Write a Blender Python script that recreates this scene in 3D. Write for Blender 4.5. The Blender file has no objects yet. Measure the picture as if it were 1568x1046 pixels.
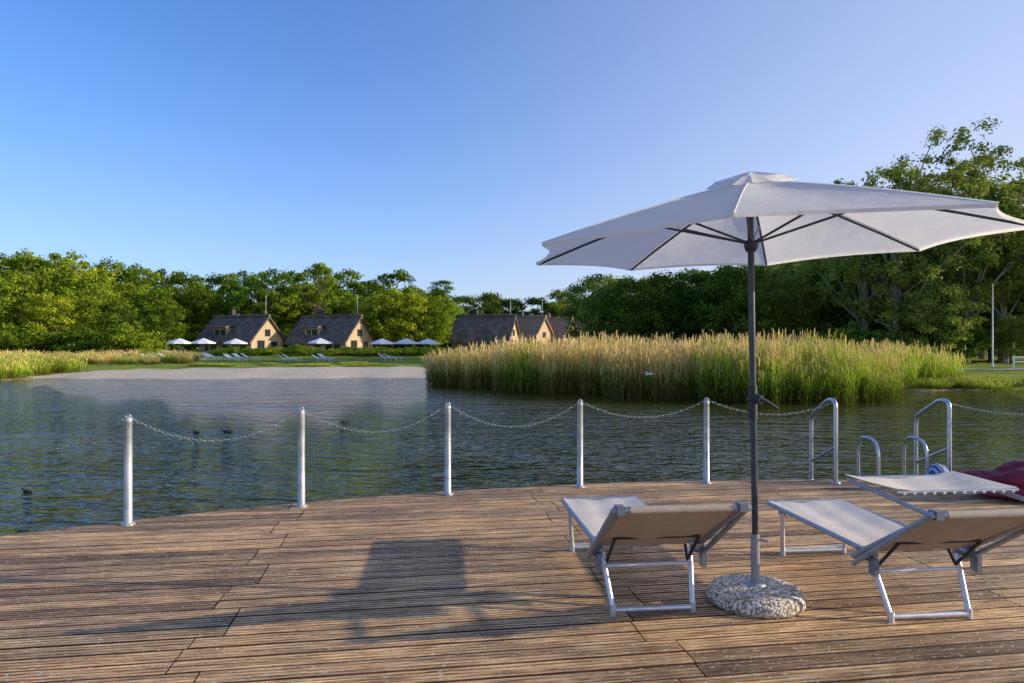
import bpy, math, random
import numpy as np
from mathutils import Vector, Matrix, noise as mnoise
random.seed(7); rng=np.random.default_rng(11)
scene=bpy.context.scene
col=scene.collection
H=1.65
# ------------------------------------------------------------------ materials
def new_mat(name):
    m=bpy.data.materials.new(name); m.use_nodes=True
    nt=m.node_tree
    for n in list(nt.nodes): nt.nodes.remove(n)
    out=nt.nodes.new('ShaderNodeOutputMaterial')
    return m,nt,out
def L(nt,a,b): nt.links.new(a,b)
def ramp(nt,stops):
    r=nt.nodes.new('ShaderNodeValToRGB'); e=r.color_ramp.elements
    while len(e)<len(stops): e.new(0.5)
    for i,(p,c) in enumerate(stops):
        e[i].position=p; e[i].color=(c[0],c[1],c[2],1)
    return r
def noise(nt,scale,detail=4,rough=.55,vec=None,mapping=None,rot=None):
    t=nt.nodes.new('ShaderNodeTexNoise'); t.inputs['Scale'].default_value=scale
    t.inputs['Detail'].default_value=detail; t.inputs['Roughness'].default_value=rough
    tc=nt.nodes.new('ShaderNodeTexCoord')
    if mapping or rot:
        mp=nt.nodes.new('ShaderNodeMapping')
        if rot: mp.inputs['Rotation'].default_value=(0,0,rot)
        L(nt,tc.outputs['Object'],mp.inputs['Vector'])
        src=mp.outputs[0]
        if mapping:
            mp2=nt.nodes.new('ShaderNodeMapping'); mp2.inputs['Scale'].default_value=mapping
            L(nt,src,mp2.inputs['Vector']); src=mp2.outputs[0]
        L(nt,src,t.inputs['Vector'])
    else: L(nt,tc.outputs['Object'],t.inputs['Vector'])
    return t
def mixc(nt,fac,a,b,mode='MIX'):
    m=nt.nodes.new('ShaderNodeMix'); m.data_type='RGBA'; m.blend_type=mode
    for s,v in ((m.inputs[0],fac),(m.inputs[6],a),(m.inputs[7],b)):
        if isinstance(v,(int,float)): s.default_value=v
        elif isinstance(v,tuple): s.default_value=(v[0],v[1],v[2],1)
        else: L(nt,v,s)
    return m.outputs[2]
def math_(nt,op,a,b=None,c=None,clamp=False):
    m=nt.nodes.new('ShaderNodeMath'); m.operation=op; m.use_clamp=clamp
    for i,v in enumerate((a,b,c)):
        if v is None: continue
        if isinstance(v,(int,float)): m.inputs[i].default_value=v
        else: L(nt,v,m.inputs[i])
    return m.outputs[0]
def simple(name,c1,c2=None,scale=8,rough=.6,metal=0,bump=0,bscale=60,spec=.5,transl=0,bdist=.02):
    m,nt,out=new_mat(name)
    b=nt.nodes.new('ShaderNodeBsdfPrincipled')
    b.inputs['Roughness'].default_value=rough; b.inputs['Metallic'].default_value=metal
    b.inputs['Specular IOR Level'].default_value=spec
    c2=c2 or tuple(x*.8 for x in c1)
    t=noise(nt,scale); r=ramp(nt,[(.3,c2),(.7,c1)]); L(nt,t.outputs[0],r.inputs[0]); L(nt,r.outputs[0],b.inputs['Base Color'])
    if bump:
        t2=noise(nt,bscale); bp=nt.nodes.new('ShaderNodeBump'); bp.inputs['Strength'].default_value=bump; bp.inputs['Distance'].default_value=bdist
        L(nt,t2.outputs[0],bp.inputs['Height']); L(nt,bp.outputs[0],b.inputs['Normal'])
    if transl:
        tr=nt.nodes.new('ShaderNodeBsdfTranslucent'); L(nt,r.outputs[0],tr.inputs[0])
        if bump: L(nt,bp.outputs[0],tr.inputs['Normal'])
        mx=nt.nodes.new('ShaderNodeMixShader'); mx.inputs[0].default_value=transl
        L(nt,b.outputs[0],mx.inputs[1]); L(nt,tr.outputs[0],mx.inputs[2]); L(nt,mx.outputs[0],out.inputs[0])
    else: L(nt,b.outputs[0],out.inputs[0])
    return m
def leaf_mat(name,dark,light,transl=.35):
    m,nt,out=new_mat(name)
    a=nt.nodes.new('ShaderNodeAttribute'); a.attribute_name='tint'
    oi=nt.nodes.new('ShaderNodeObjectInfo')
    r=ramp(nt,[(0,dark),(1,light)]); L(nt,a.outputs['Fac'],r.inputs[0])
    hs=nt.nodes.new('ShaderNodeHueSaturation')
    mr=nt.nodes.new('ShaderNodeMapRange'); mr.inputs[3].default_value=.478; mr.inputs[4].default_value=.522
    L(nt,oi.outputs['Random'],mr.inputs[0]); L(nt,mr.outputs[0],hs.inputs['Hue'])
    mr2=nt.nodes.new('ShaderNodeMapRange'); mr2.inputs[3].default_value=1.25; mr2.inputs[4].default_value=.7
    L(nt,oi.outputs['Random'],mr2.inputs[0]); L(nt,mr2.outputs[0],hs.inputs['Value'])
    L(nt,r.outputs[0],hs.inputs['Color'])
    d=nt.nodes.new('ShaderNodeBsdfDiffuse')
    tr=nt.nodes.new('ShaderNodeBsdfTranslucent')
    L(nt,hs.outputs[0],d.inputs['Color']); L(nt,hs.outputs[0],tr.inputs[0])
    mx=nt.nodes.new('ShaderNodeMixShader'); mx.inputs[0].default_value=transl
    L(nt,d.outputs[0],mx.inputs[1]); L(nt,tr.outputs[0],mx.inputs[2]); L(nt,mx.outputs[0],out.inputs[0])
    return m
M_bark=simple('bark',(.20,.15,.10),(.09,.07,.05),6,.9,bump=.5)
M_barkl=simple('bark_pale',(.46,.40,.30),(.24,.19,.14),6,.9,bump=.5)
M_leafG=leaf_mat('leaf_green',(.028,.07,.008),(.30,.42,.030))
M_leafY=leaf_mat('leaf_yellowgreen',(.06,.11,.010),(.48,.57,.04))
M_leafD=leaf_mat('leaf_dark_and_shaded',(.014,.038,.007),(.17,.27,.03),.28)  # dark leaves; for the dark woodland its shade is put into this colour
M_leafN=leaf_mat('leaf_near',(.06,.10,.014),(.48,.54,.10),.4)
M_alu=simple('aluminium',(.78,.80,.84),(.62,.64,.68),30,.38,.6)
M_alud=simple('aluminium_grey',(.40,.42,.46),(.28,.30,.34),30,.4,.55)
M_steel=simple('galvanised_steel',(.62,.64,.68),(.42,.44,.48),25,.3,.85)
M_chain=simple('chain_steel',(.50,.50,.47),(.28,.28,.26),60,.35,.7)
M_post=simple('painted_post',(.58,.58,.56),(.30,.31,.32),7,.4,.3,bump=.15)
M_black=simple('black_plastic',(.03,.03,.035),(.018,.018,.02),20,.5)
M_greyp=simple('grey_plastic',(.20,.21,.24),(.14,.15,.17),20,.5)
M_pole=simple('anthracite_pole',(.075,.08,.09),(.05,.055,.06),20,.35,.4)
M_sling=simple('sling_fabric',(.84,.74,.63),(.76,.66,.56),40,.85,bump=.25,bscale=600,transl=.10)
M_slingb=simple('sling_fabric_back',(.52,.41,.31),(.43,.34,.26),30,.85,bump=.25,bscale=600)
M_canvas=simple('canvas',(.97,.94,.90),(.94,.91,.87),3,.85,bump=.4,bscale=5,transl=.46,bdist=.03)
M_white=simple('white_canvas',(.85,.85,.85),(.75,.75,.75),3,.8)
M_maroon=simple('maroon_fabric',(.26,.014,.04),(.16,.008,.025),12,.7,bump=.3)
M_thatch=simple('thatch',(.20,.15,.115),(.075,.058,.046),1.2,.95,bump=.8,bscale=20)
M_thatchlit=simple('thatch_sunlit',(.44,.27,.15),(.28,.17,.10),2.5,.95,bump=.8,bscale=20)  # orange sunlight on the far roofs is put into this thatch colour
M_brick=simple('buff_brick',(.62,.45,.28),(.48,.33,.20),4,.9,bump=.2)
M_dwood=simple('dark_boards',(.10,.08,.07),(.06,.05,.045),6,.8)
M_glass=simple('window_glass',(.03,.04,.05),(.02,.025,.03),1,.08,spec=.8)
M_frame=simple('white_frame',(.78,.77,.74),(.65,.65,.63),8,.5)
M_duck=simple('duck_feathers',(.06,.045,.035),(.02,.016,.013),30,.8)
M_gull=simple('gull_feathers',(.75,.75,.75),(.5,.5,.5),30,.8)
# pebble concrete
M_pebble,nt,out=new_mat('exposed_pebble_concrete')
b=nt.nodes.new('ShaderNodeBsdfPrincipled'); b.inputs['Roughness'].default_value=.85
tc=nt.nodes.new('ShaderNodeTexCoord'); v=nt.nodes.new('ShaderNodeTexVoronoi'); v.inputs['Scale'].default_value=62; L(nt,tc.outputs['Object'],v.inputs['Vector'])
sep=nt.nodes.new('ShaderNodeSeparateColor'); L(nt,v.outputs['Color'],sep.inputs[0])
r=ramp(nt,[(0,(.95,.88,.76)),(.3,(.70,.56,.40)),(.6,(.95,.90,.82)),(.85,(.35,.27,.2)),(1,(.88,.78,.62))]); L(nt,sep.outputs[0],r.inputs[0])
r2=ramp(nt,[(.40,(1,1,1)),(.66,(.36,.31,.25))]); L(nt,v.outputs['Distance'],r2.inputs[0])
c=mixc(nt,1.0,r.outputs[0],r2.outputs[0],'MULTIPLY'); L(nt,c,b.inputs['Base Color'])
bp=nt.nodes.new('ShaderNodeBump'); bp.invert=True; bp.inputs['Strength'].default_value=.6; bp.inputs['Distance'].default_value=.009; L(nt,v.outputs['Distance'],bp.inputs['Height']); L(nt,bp.outputs[0],b.inputs['Normal'])
L(nt,b.outputs[0],out.inputs[0])
# deck wood
PA=math.radians(8.5)
M_deck,nt,out=new_mat('weathered_deck_boards')
b=nt.nodes.new('ShaderNodeBsdfPrincipled'); b.inputs['Roughness'].default_value=.6; b.inputs['Specular IOR Level'].default_value=.35
a=nt.nodes.new('ShaderNodeAttribute'); a.attribute_name='tint'
gr=nt.nodes.new('ShaderNodeAttribute'); gr.attribute_name='groove'
s1=noise(nt,1.0,6,.78,mapping=(3.4,75,1),rot=-PA)
s2=noise(nt,1.1,4,.62)
s3=noise(nt,1.0,2,.7,mapping=(22,80,1),rot=-PA)
s5=noise(nt,1.0,3,.6,mapping=(.8,14,1),rot=-PA)
s6=noise(nt,34,3,.6)
r=ramp(nt,[(.36,(.12,.066,.030)),(.46,(.42,.26,.135)),(.56,(.80,.56,.32)),(.68,(1.0,.83,.58))]); L(nt,s1.outputs[0],r.inputs[0])
r2=ramp(nt,[(0,(.52,.48,.46)),(.5,(1.0,.96,.92)),(1,(1.35,1.25,1.10))]); L(nt,a.outputs['Fac'],r2.inputs[0])
c=mixc(nt,1.0,r.outputs[0],r2.outputs[0],'MULTIPLY')
r3=ramp(nt,[(.35,(.72,.70,.71)),(.65,(1.25,1.20,1.10))]); L(nt,s2.outputs[0],r3.inputs[0])
c=mixc(nt,1.0,c,r3.outputs[0],'MULTIPLY')
r5=ramp(nt,[(.35,(.66,.63,.60)),(.65,(1.25,1.2,1.12))]); L(nt,s5.outputs[0],r5.inputs[0])
c=mixc(nt,1.0,c,r5.outputs[0],'MULTIPLY')
r4=ramp(nt,[(.63,(0,0,0)),(.68,(1,1,1))]); L(nt,s3.outputs[0],r4.inputs[0])
c=mixc(nt,r4.outputs[0],c,(1.0,.92,.78))
r6=ramp(nt,[(.66,(0,0,0)),(.70,(.85,.85,.85))]); L(nt,s6.outputs[0],r6.inputs[0])
c=mixc(nt,r6.outputs[0],c,(.95,.90,.8))
gf=ramp(nt,[(0,(1,1,1)),(1,(.16,.125,.095))]); L(nt,gr.outputs['Fac'],gf.inputs[0])
c=mixc(nt,1.0,c,gf.outputs[0],'MULTIPLY'); L(nt,c,b.inputs['Base Color'])
bp=nt.nodes.new('ShaderNodeBump'); bp.inputs['Strength'].default_value=.7; bp.inputs['Distance'].default_value=.005; L(nt,s1.outputs[0],bp.inputs['Height']); L(nt,bp.outputs[0],b.inputs['Normal'])
L(nt,b.outputs[0],out.inputs[0])
# water
M_water,nt,out=new_mat('lake_water')
b=nt.nodes.new('ShaderNodeBsdfPrincipled'); b.inputs['Roughness'].default_value=.02; b.inputs['IOR'].default_value=1.333
b.inputs['Base Color'].default_value=(.055,.056,.007,1)
w1=noise(nt,1.0,2,.55,mapping=(.95,2.3,1),rot=.12)
w2=noise(nt,1.0,2,.5,mapping=(3.0,7,1),rot=-.2)
w3=noise(nt,1.0,2,.5,mapping=(.10,.22,1),rot=.1)
x=math_(nt,'MULTIPLY_ADD',w2.outputs[0],.34,w1.outputs[0])
am=nt.nodes.new('ShaderNodeMapRange'); am.inputs[1].default_value=.35; am.inputs[2].default_value=.65; am.inputs[3].default_value=.65; am.inputs[4].default_value=1.25; L(nt,w3.outputs[0],am.inputs[0])
# sheltered, calmer water towards the far bank and the reed side
tc=nt.nodes.new('ShaderNodeTexCoord'); sx=nt.nodes.new('ShaderNodeSeparateXYZ'); L(nt,tc.outputs['Object'],sx.inputs[0])
ym=nt.nodes.new('ShaderNodeMapRange'); ym.inputs[1].default_value=12; ym.inputs[2].default_value=36; ym.inputs[3].default_value=1.2; ym.inputs[4].default_value=.40; L(nt,sx.outputs[1],ym.inputs[0])
xm=nt.nodes.new('ShaderNodeMapRange'); xm.inputs[1].default_value=1; xm.inputs[2].default_value=9; xm.inputs[3].default_value=1.0; xm.inputs[4].default_value=.7; L(nt,sx.outputs[0],xm.inputs[0])
x=math_(nt,'MULTIPLY',math_(nt,'MULTIPLY',x,am.outputs[0]),math_(nt,'MULTIPLY',ym.outputs[0],xm.outputs[0]))
bp=nt.nodes.new('ShaderNodeBump'); bp.inputs['Strength'].default_value=1; bp.inputs['Distance'].default_value=.22; L(nt,x,bp.inputs['Height']); L(nt,bp.outputs[0],b.inputs['Normal'])
L(nt,b.outputs[0],out.inputs[0])
# ground
M_ground,nt,out=new_mat('ground_grass_sand')
b=nt.nodes.new('ShaderNodeBsdfPrincipled'); b.inputs['Roughness'].default_value=.95; b.inputs['Specular IOR Level'].default_value=.1
a=nt.nodes.new('ShaderNodeAttribute'); a.attribute_name='sand'
n1=noise(nt,.25,5,.6); n2=noise(nt,6,5,.7)
g=ramp(nt,[(.3,(.14,.22,.02)),(.7,(.44,.46,.07))]); L(nt,n1.outputs[0],g.inputs[0])
g2=ramp(nt,[(.3,(.6,.6,.6)),(.7,(1.25,1.25,1.2))]); L(nt,n2.outputs[0],g2.inputs[0])
gc=mixc(nt,1.0,g.outputs[0],g2.outputs[0],'MULTIPLY')
sn=ramp(nt,[(.3,(.55,.42,.30)),(.7,(.88,.72,.54))]); L(nt,n2.outputs[0],sn.inputs[0])
mm=math_(nt,'MULTIPLY_ADD',n1.outputs[0],1.0,-.5)
m2=math_(nt,'ADD',a.outputs['Fac'],mm)
rr=ramp(nt,[(.45,(0,0,0)),(.55,(1,1,1))]); L(nt,m2,rr.inputs[0])
c=mixc(nt,rr.outputs[0],gc,sn.outputs[0]); L(nt,c,b.inputs['Base Color'])
bp=nt.nodes.new('ShaderNodeBump'); bp.inputs['Strength'].default_value=.9; bp.inputs['Distance'].default_value=.15; L(nt,n2.outputs[0],bp.inputs['Height']); L(nt,bp.outputs[0],b.inputs['Normal'])
L(nt,b.outputs[0],out.inputs[0])

# ------------------------------------------------------------------ mesh builder
class MB:
    def __init__(s): s.v=[]; s.f=[]; s.m=[]; s.sm=[]
    def add(s,vs,fs,mi=0,smooth=False):
        o=len(s.v); s.v.extend([tuple(p) for p in vs])
        for f in fs: s.f.append(tuple(i+o for i in f)); s.m.append(mi); s.sm.append(smooth)
    def box(s,c,d,mi=0,R=None,bev=0):
        hx,hy,hz=d[0]/2,d[1]/2,d[2]/2
        vs=[Vector((x*hx,y*hy,z*hz)) for x in(-1,1) for y in(-1,1) for z in(-1,1)]
        if R is not None: vs=[R@p for p in vs]
        vs=[p+Vector(c) for p in vs]
        s.add(vs,[(0,1,3,2),(4,6,7,5),(0,4,5,1),(2,3,7,6),(0,2,6,4),(1,5,7,3)],mi)
    def tube(s,pts,r,n=10,mi=0,cap=True):
        pts=[Vector(p) for p in pts]; k=len(pts)
        rs=r if isinstance(r,(list,tuple)) else [r]*k
        T=[]
        for i in range(k):
            a=pts[min(i+1,k-1)]-pts[max(i-1,0)]
            T.append(a.normalized())
        up=Vector((0,0,1)) if abs(T[0].z)<.9 else Vector((1,0,0))
        u=T[0].cross(up).normalized(); vs=[]
        for i in range(k):
            u=(u-T[i]*u.dot(T[i])).normalized(); w=T[i].cross(u)
            for j in range(n):
                a=2*math.pi*j/n; vs.append(pts[i]+(u*math.cos(a)+w*math.sin(a))*rs[i])
        fs=[]
        for i in range(k-1):
            for j in range(n):
                fs.append((i*n+j,i*n+(j+1)%n,(i+1)*n+(j+1)%n,(i+1)*n+j))
        s.add(vs,fs,mi,True)
        if cap:
            s.add(vs[:n],[tuple(range(n))[::-1]],mi); s.add(vs[-n:],[tuple(range(n))],mi)
    def lathe(s,prof,c,n=32,mi=0,smooth=True):
        vs=[];k=len(prof)
        for (r,z) in prof:
            for j in range(n):
                a=2*math.pi*j/n; vs.append((c[0]+r*math.cos(a),c[1]+r*math.sin(a),c[2]+z))
        fs=[(i*n+j,i*n+(j+1)%n,(i+1)*n+(j+1)%n,(i+1)*n+j) for i in range(k-1) for j in range(n)]
        s.add(vs,fs,mi,smooth)
    def obj(s,name,mats,parent=None,loc=(0,0,0),rot=0):
        me=bpy.data.meshes.new(name); me.from_pydata(s.v,[],s.f)
        for m in mats: me.materials.append(m)
        me.polygons.foreach_set('material_index',s.m); me.polygons.foreach_set('use_smooth',s.sm); me.update()
        return place(name,me,parent,loc,rot)
def place(name,me,parent=None,loc=(0,0,0),rot=0,scale=None):
    o=bpy.data.objects.new(name,me); col.objects.link(o); o.location=loc; o.rotation_euler=(0,0,rot)
    if scale is not None: o.scale=scale if isinstance(scale,(tuple,list)) else (scale,)*3
    if parent: o.parent=parent
    return o
def empty(name,loc=(0,0,0),rot=0):
    e=bpy.data.objects.new(name,None); col.objects.link(e); e.location=loc; e.rotation_euler=(0,0,rot); e.empty_display_size=.3
    return e
def np_mesh(name,V,F,mats,mi=None,tint=None,smooth=False):
    me=bpy.data.meshes.new(name); nf=len(F); k=F.shape[1]
    me.vertices.add(len(V)); me.vertices.foreach_set('co',V.astype(np.float32).ravel())
    me.loops.add(nf*k); me.loops.foreach_set('vertex_index',F.astype(np.int32).ravel())
    me.polygons.add(nf); me.polygons.foreach_set('loop_start',np.arange(0,nf*k,k,dtype=np.int32))
    me.polygons.foreach_set('loop_total',np.full(nf,k,dtype=np.int32))
    for m in mats: me.materials.append(m)
    if mi is not None: me.polygons.foreach_set('material_index',mi.astype(np.int32))
    me.polygons.foreach_set('use_smooth',np.full(nf,smooth))
    me.update(calc_edges=True)
    if tint is not None:
        at=me.attributes.new('tint','FLOAT','FACE'); at.data.foreach_set('value',tint.astype(np.float32))
    return me

# ------------------------------------------------------------------ trees
def make_tree(name,Ht=16,zb=3,R=5.5,nc=70,npc=110,ls=.42,mats=None,seed=1,cr=.19,flat=.7,lean=0,droop=0,rough=.16,stems=1,outer=.42):
    r=np.random.default_rng(seed)
    cz=(Ht+zb)/2; hz=(Ht-zb)/2*.9
    lob=r.normal(size=(7,3)); lob/=np.linalg.norm(lob,axis=1)[:,None]; la=r.uniform(-rough,rough,7)
    k=np.arange(nc)+.5; ph=np.arccos(1-2*k/nc); th=np.pi*(1+5**.5)*k
    d=np.stack([np.cos(th)*np.sin(ph),np.sin(th)*np.sin(ph),np.cos(ph)],1)+r.normal(size=(nc,3))*.12; d/=np.linalg.norm(d,axis=1)[:,None]
    rad=np.where(r.random(nc)<.72,r.uniform(.74,.98,nc),r.uniform(.15,.7,nc))
    bump=1+np.sum(la[None,:]*np.clip(d@lob.T,0,1)**2,axis=1)
    C=d*(rad*bump)[:,None]*np.array([R*.85,R*.85,hz])
    C[:,:2]*=np.clip(1.12-np.clip(C[:,2:3]/hz,0,1)**2*.30,.3,1.3)
    C[:,0]+=lean*(C[:,2]+hz)*.5
    C+=np.array([0,0,cz]); C[:,2]=np.maximum(C[:,2],zb*.7+.3)
    cs=R*cr*r.uniform(.75,1.4,nc)
    idx=np.repeat(np.arange(nc),npc); n=len(idx)
    dd=r.normal(size=(n,3)); dd/=np.linalg.norm(dd,axis=1)[:,None]
    rr=r.uniform(0.05,1,n)**outer*r.uniform(.8,1.35,n)
    P=C[idx]+dd*(rr*cs[idx])[:,None]*np.array([1.15,1.15,flat])
    if droop: P[:,2]-=droop*r.uniform(0,1,n)**2*cs[idx]
    nm=dd*.9+r.normal(size=(n,3))*.5+np.array([0,0,.25]); nm/=np.linalg.norm(nm,axis=1)[:,None]
    t1=np.cross(nm,r.normal(size=(n,3))); t1/=np.linalg.norm(t1,axis=1)[:,None]; t2=np.cross(nm,t1)
    s=(ls*r.uniform(.6,1.35,n))[:,None]
    V=np.stack([P-t1*s*.6,P-t2*s*.32+t1*s*.05,P+t1*s*.6,P+t2*s*.32+t1*s*.05],axis=1).reshape(-1,3)
    F=np.arange(n*4).reshape(n,4)
    ct=r.uniform(0,1,nc)
    tint=np.clip(ct[idx]*.55+r.uniform(0,.45,n),0,1)
    mb=MB()
    top=Vector((lean*(Ht-zb)*.5,0,Ht*.84)); base=Vector((0,0,-.3)); mid=Vector((r.uniform(-.4,.4)+lean*.8,r.uniform(-.4,.4),Ht*.4))
    tr=[base,Vector((mid.x*.4,mid.y*.4,Ht*.18)),mid,(mid+top)/2+Vector((r.uniform(-.4,.4),r.uniform(-.4,.4),0)),top]
    r0=Ht*.016
    mb.tube(tr,[r0*1.35,r0,r0*.75,r0*.4,r0*.1],7)
    for k in r.permutation(nc)[:min(nc,34)]:
        c=Vector(C[k]); t=min(max((c.z-zb*.2)/Ht*.75,.18),.8)
        q=t*4; i=int(min(q,3)); st=tr[i].lerp(tr[i+1],q-i)
        m=st.lerp(c,.5)+Vector((r.uniform(-.3,.3),r.uniform(-.3,.3),-.25+r.uniform(-.2,.4)))
        mb.tube([st,m,c],[r0*.42*(1-t*.5),r0*.24,r0*.06],5,cap=False)
    WV=np.array([tuple(p) for p in mb.v]); WF=np.array([f for f in mb.f if len(f)==4])
    VV=np.concatenate([V,WV]); FF=np.concatenate([F,WF+len(V)])
    mi=np.concatenate([np.zeros(n),np.ones(len(WF))]); tt=np.concatenate([tint,np.zeros(len(WF))])
    return np_mesh(name,VV,FF,mats,mi,tt)
farT=[make_tree('broadleaf_a',16,1.5,5.8,80,85,.46,[M_leafG,M_bark],3),
      make_tree('broadleaf_b',16,2.0,5.0,70,90,.46,[M_leafG,M_bark],4,cr=.21),
      make_tree('broadleaf_c',16,1.0,6.6,95,80,.46,[M_leafY,M_bark],5,cr=.17),
      make_tree('broadleaf_d',16,1.5,5.2,65,95,.46,[M_leafD,M_bark],6,cr=.21),
      make_tree('broadleaf_e',16,1.2,5.8,85,85,.46,[M_leafY,M_bark],8,cr=.18)]
bushP=[make_tree('bush_a',4,.0,3.0,30,90,.30,[M_leafG,M_bark],21,cr=.27),
       make_tree('bush_b',4,.0,2.7,28,90,.30,[M_leafY,M_bark],22,cr=.27),
       make_tree('bush_c',4,.0,3.0,30,90,.30,[M_leafD,M_bark],23,cr=.27)]
midD=[make_tree('dark_a',11,.4,4.8,80,130,.29,[M_leafD,M_bark],31,cr=.2),
      make_tree('dark_b',11,.8,4.4,75,130,.29,[M_leafD,M_bark],32,cr=.2),
      make_tree('dark_c',11,.6,4.6,75,130,.29,[M_leafN,M_bark],33,cr=.19)]
nearT=[make_tree('tall_a',19,2.5,5.4,150,110,.25,[M_leafN,M_barkl],41,cr=.12,lean=.06,droop=.9,rough=.5,outer=.7),
       make_tree('tall_b',19,3.0,4.8,125,110,.25,[M_leafN,M_barkl],42,cr=.125,lean=-.05,droop=.9,rough=.5,outer=.7),
       make_tree('tall_c',19,2.0,5.8,150,110,.25,[M_leafN,M_barkl],43,cr=.115,lean=.1,droop=.9,rough=.5,outer=.7)]
pineP=make_tree('pine',16,9,4,26,150,.3,[M_leafD,M_bark],51,cr=.3,flat=.35)
airP=make_tree('airy',16,5,3.6,44,120,.34,[M_leafG,M_bark],52,cr=.2,rough=.3)

# ------------------------------------------------------------------ terrain
shore=[(-60,40),(-45,38.5),(-36,37.5),(-29.6,39.4),(-28.3,42),(-24.8,41.2),(-19,40.6),(-15,41),(-9,42.2),(-5.2,42.2),(0,40),(6,37.5),(13,34.5),(17.8,31.4),(23,30.9),(32,30.5),(45,26),(60,8),(58,-30),(20,-52),(-30,-52),(-62,-25),(-70,15)]
SP=np.array(shore,float)
def lake_sd(X,Y):
    A=SP; B=np.roll(SP,-1,axis=0)
    best=np.full(X.shape,1e9); ins=np.zeros(X.shape,bool)
    for (ax,ay),(bx,by) in zip(A,B):
        ex,ey=bx-ax,by-ay; t=np.clip(((X-ax)*ex+(Y-ay)*ey)/(ex*ex+ey*ey),0,1)
        best=np.minimum(best,np.hypot(X-ax-t*ex,Y-ay-t*ey))
        c=((ay>Y)!=(by>Y))&(X<(bx-ax)*(Y-ay)/((by-ay) if by!=ay else 1e-9)+ax)
        ins^=c
    return np.where(ins,-best,best)
def gh(X,Y):
    X=np.asarray(X,float); Y=np.asarray(Y,float)
    d=lake_sd(X,Y)+.35*np.sin(X*.9+.3*Y)+.25*np.sin(X*2.1)
    z=np.where(d<0,np.maximum(-.5+d*.16,-2.2),-.5+.36*(1-np.exp(-np.maximum(d,0)/5.0))+np.clip((d-15)/90,0,1)*.35)
    z=z+np.where(d>.5,.05*np.sin(X*.31+1)*np.sin(Y*.27)+.04*np.sin(X*1.3+Y)*np.sin(Y*.9),0)
    return z
def gz(x,y): return float(gh(np.array([x]),np.array([y]))[0])
u=np.linspace(-1,1,420); gx=28*np.sinh(u*4.9)/np.sinh(1)*.45
u2=np.linspace(-1,1,420); gy=42+28*np.sinh(u2*4.9)/np.sinh(1)*.45
GX,GY=np.meshgrid(gx,gy); GZ=gh(GX,GY)
far=np.hypot(GX,GY); GZ=GZ+np.clip((far-400)/1500,0,1)*4
V=np.stack([GX,GY,GZ],-1).reshape(-1,3); n=420
ii,jj=np.meshgrid(np.arange(n-1),np.arange(n-1)); q=(jj*n+ii).ravel()
F=np.stack([q,q+1,q+n+1,q+n],1)
me=np_mesh('ground',V,F,[M_ground],smooth=True)
D=lake_sd(GX,GY)
lim=np.interp(GX,[-34,-30,-27,-20,-15,-4,-2],[0,4,7,9,10.5,12,0])
sand=np.where((GX>-31)&(GX<-2)&(GY>36),np.clip(.5+(lim-D)/5,0,1.3),np.where(D<.3,.9,0))
at=me.attributes.new('sand','FLOAT','POINT'); at.data.foreach_set('value',sand.astype(np.float32).ravel())
place('ground',me)
mb=MB(); mb.add([(-75,-60,-.5),(66,-60,-.5),(66,46,-.5),(-75,46,-.5)],[(0,1,2,3)])
mb.obj('lake_water',[M_water])

# ------------------------------------------------------------------ deck
CX,CY,RD=3.57,-6.02,14.25
e1=np.array([math.cos(PA),math.sin(PA)]); e2=np.array([-math.sin(PA),math.cos(PA)])
V=[];F=[];T=[];G=[]
pw=.140; gap=.008; ng=4
prof=[(0,-.03,1),(0.0,-.003,1)]
for g in range(ng):
    w=(pw-gap)/ng; a=g*w
    prof+= [(a+w*.04,0,0),(a+w*.70,0,.8),(a+w*.76,-.006,1),(a+w*.96,-.006,.6)]
prof=prof[:-2]+[(pw-gap,-.003,1),(pw-gap,-.03,1)]
npf=len(prof)
rows=int(2*RD/pw)+1
for i in range(rows):
    q0=-RD+i*pw
    hm=math.sqrt(max(RD*RD-min(q0*q0,(q0+pw)**2),0))
    k0=int((-hm+1.29)//2.5)-1; k1=int((hm+1.29)//2.5)+1
    off=(.11 if (i//3)%2 else -.05)+random.uniform(-.012,.012)
    for k in range(k0,k1+1):
        s0=-1.29+2.5*k+off+.004; s1=s0+2.5-.008
        if s1<-hm or s0>hm: continue
        dz=random.uniform(-.002,.002); tl=random.uniform(-.015,.015)
        o=len(V)
        for (a,z,_) in prof:
            qq=q0+a; hh=math.sqrt(max(RD*RD-qq*qq,0))
            A=min(max(s0,-hh),hh); B=max(min(s1,hh),-hh)
            for ss in (A,B):
                V.append((CX+e1[0]*ss+e2[0]*qq,CY+e1[1]*ss+e2[1]*qq,z+dz+tl*(a-pw/2)))
        tt=min(max(random.gauss(.5,.30),0),1)
        for j in range(npf-1):
            F.append((o+2*j,o+2*j+1,o+2*j+3,o+2*j+2)); T.append(tt); G.append(prof[j][2])
me=np_mesh('wooden_deck',np.array(V),np.array(F)[:,::-1],[M_deck],tint=np.array(T))
at=me.attributes.new('groove','FLOAT','FACE'); at.data.foreach_set('value',np.array(G,dtype=np.float32))
deck=place('wooden_deck',me)
mb=MB(); mb.lathe([(0.01,-.034),(RD-.04,-.034),(RD-.02,-.20),(RD-.3,-.20),(.01,-.20)],(CX,CY,0),96,0,False)
for k in range(40):
    a=k*2*math.pi/40; mb.tube([(CX+(RD-.35)*math.cos(a),CY+(RD-.35)*math.sin(a),-.2),(CX+(RD-.35)*math.cos(a),CY+(RD-.35)*math.sin(a),-2.4)],.1,10)
mb.obj('deck_frame',[M_dwood],deck)
mb=MB(); mb.lathe([(RD+.012,-.004),(RD+.012,-.13),(RD+.04,-.13),(RD+.04,-.004),(RD+.012,-.004)],(CX,CY,0),160,0,False)
mb.obj('edge_board',[M_deck],deck)

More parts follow.
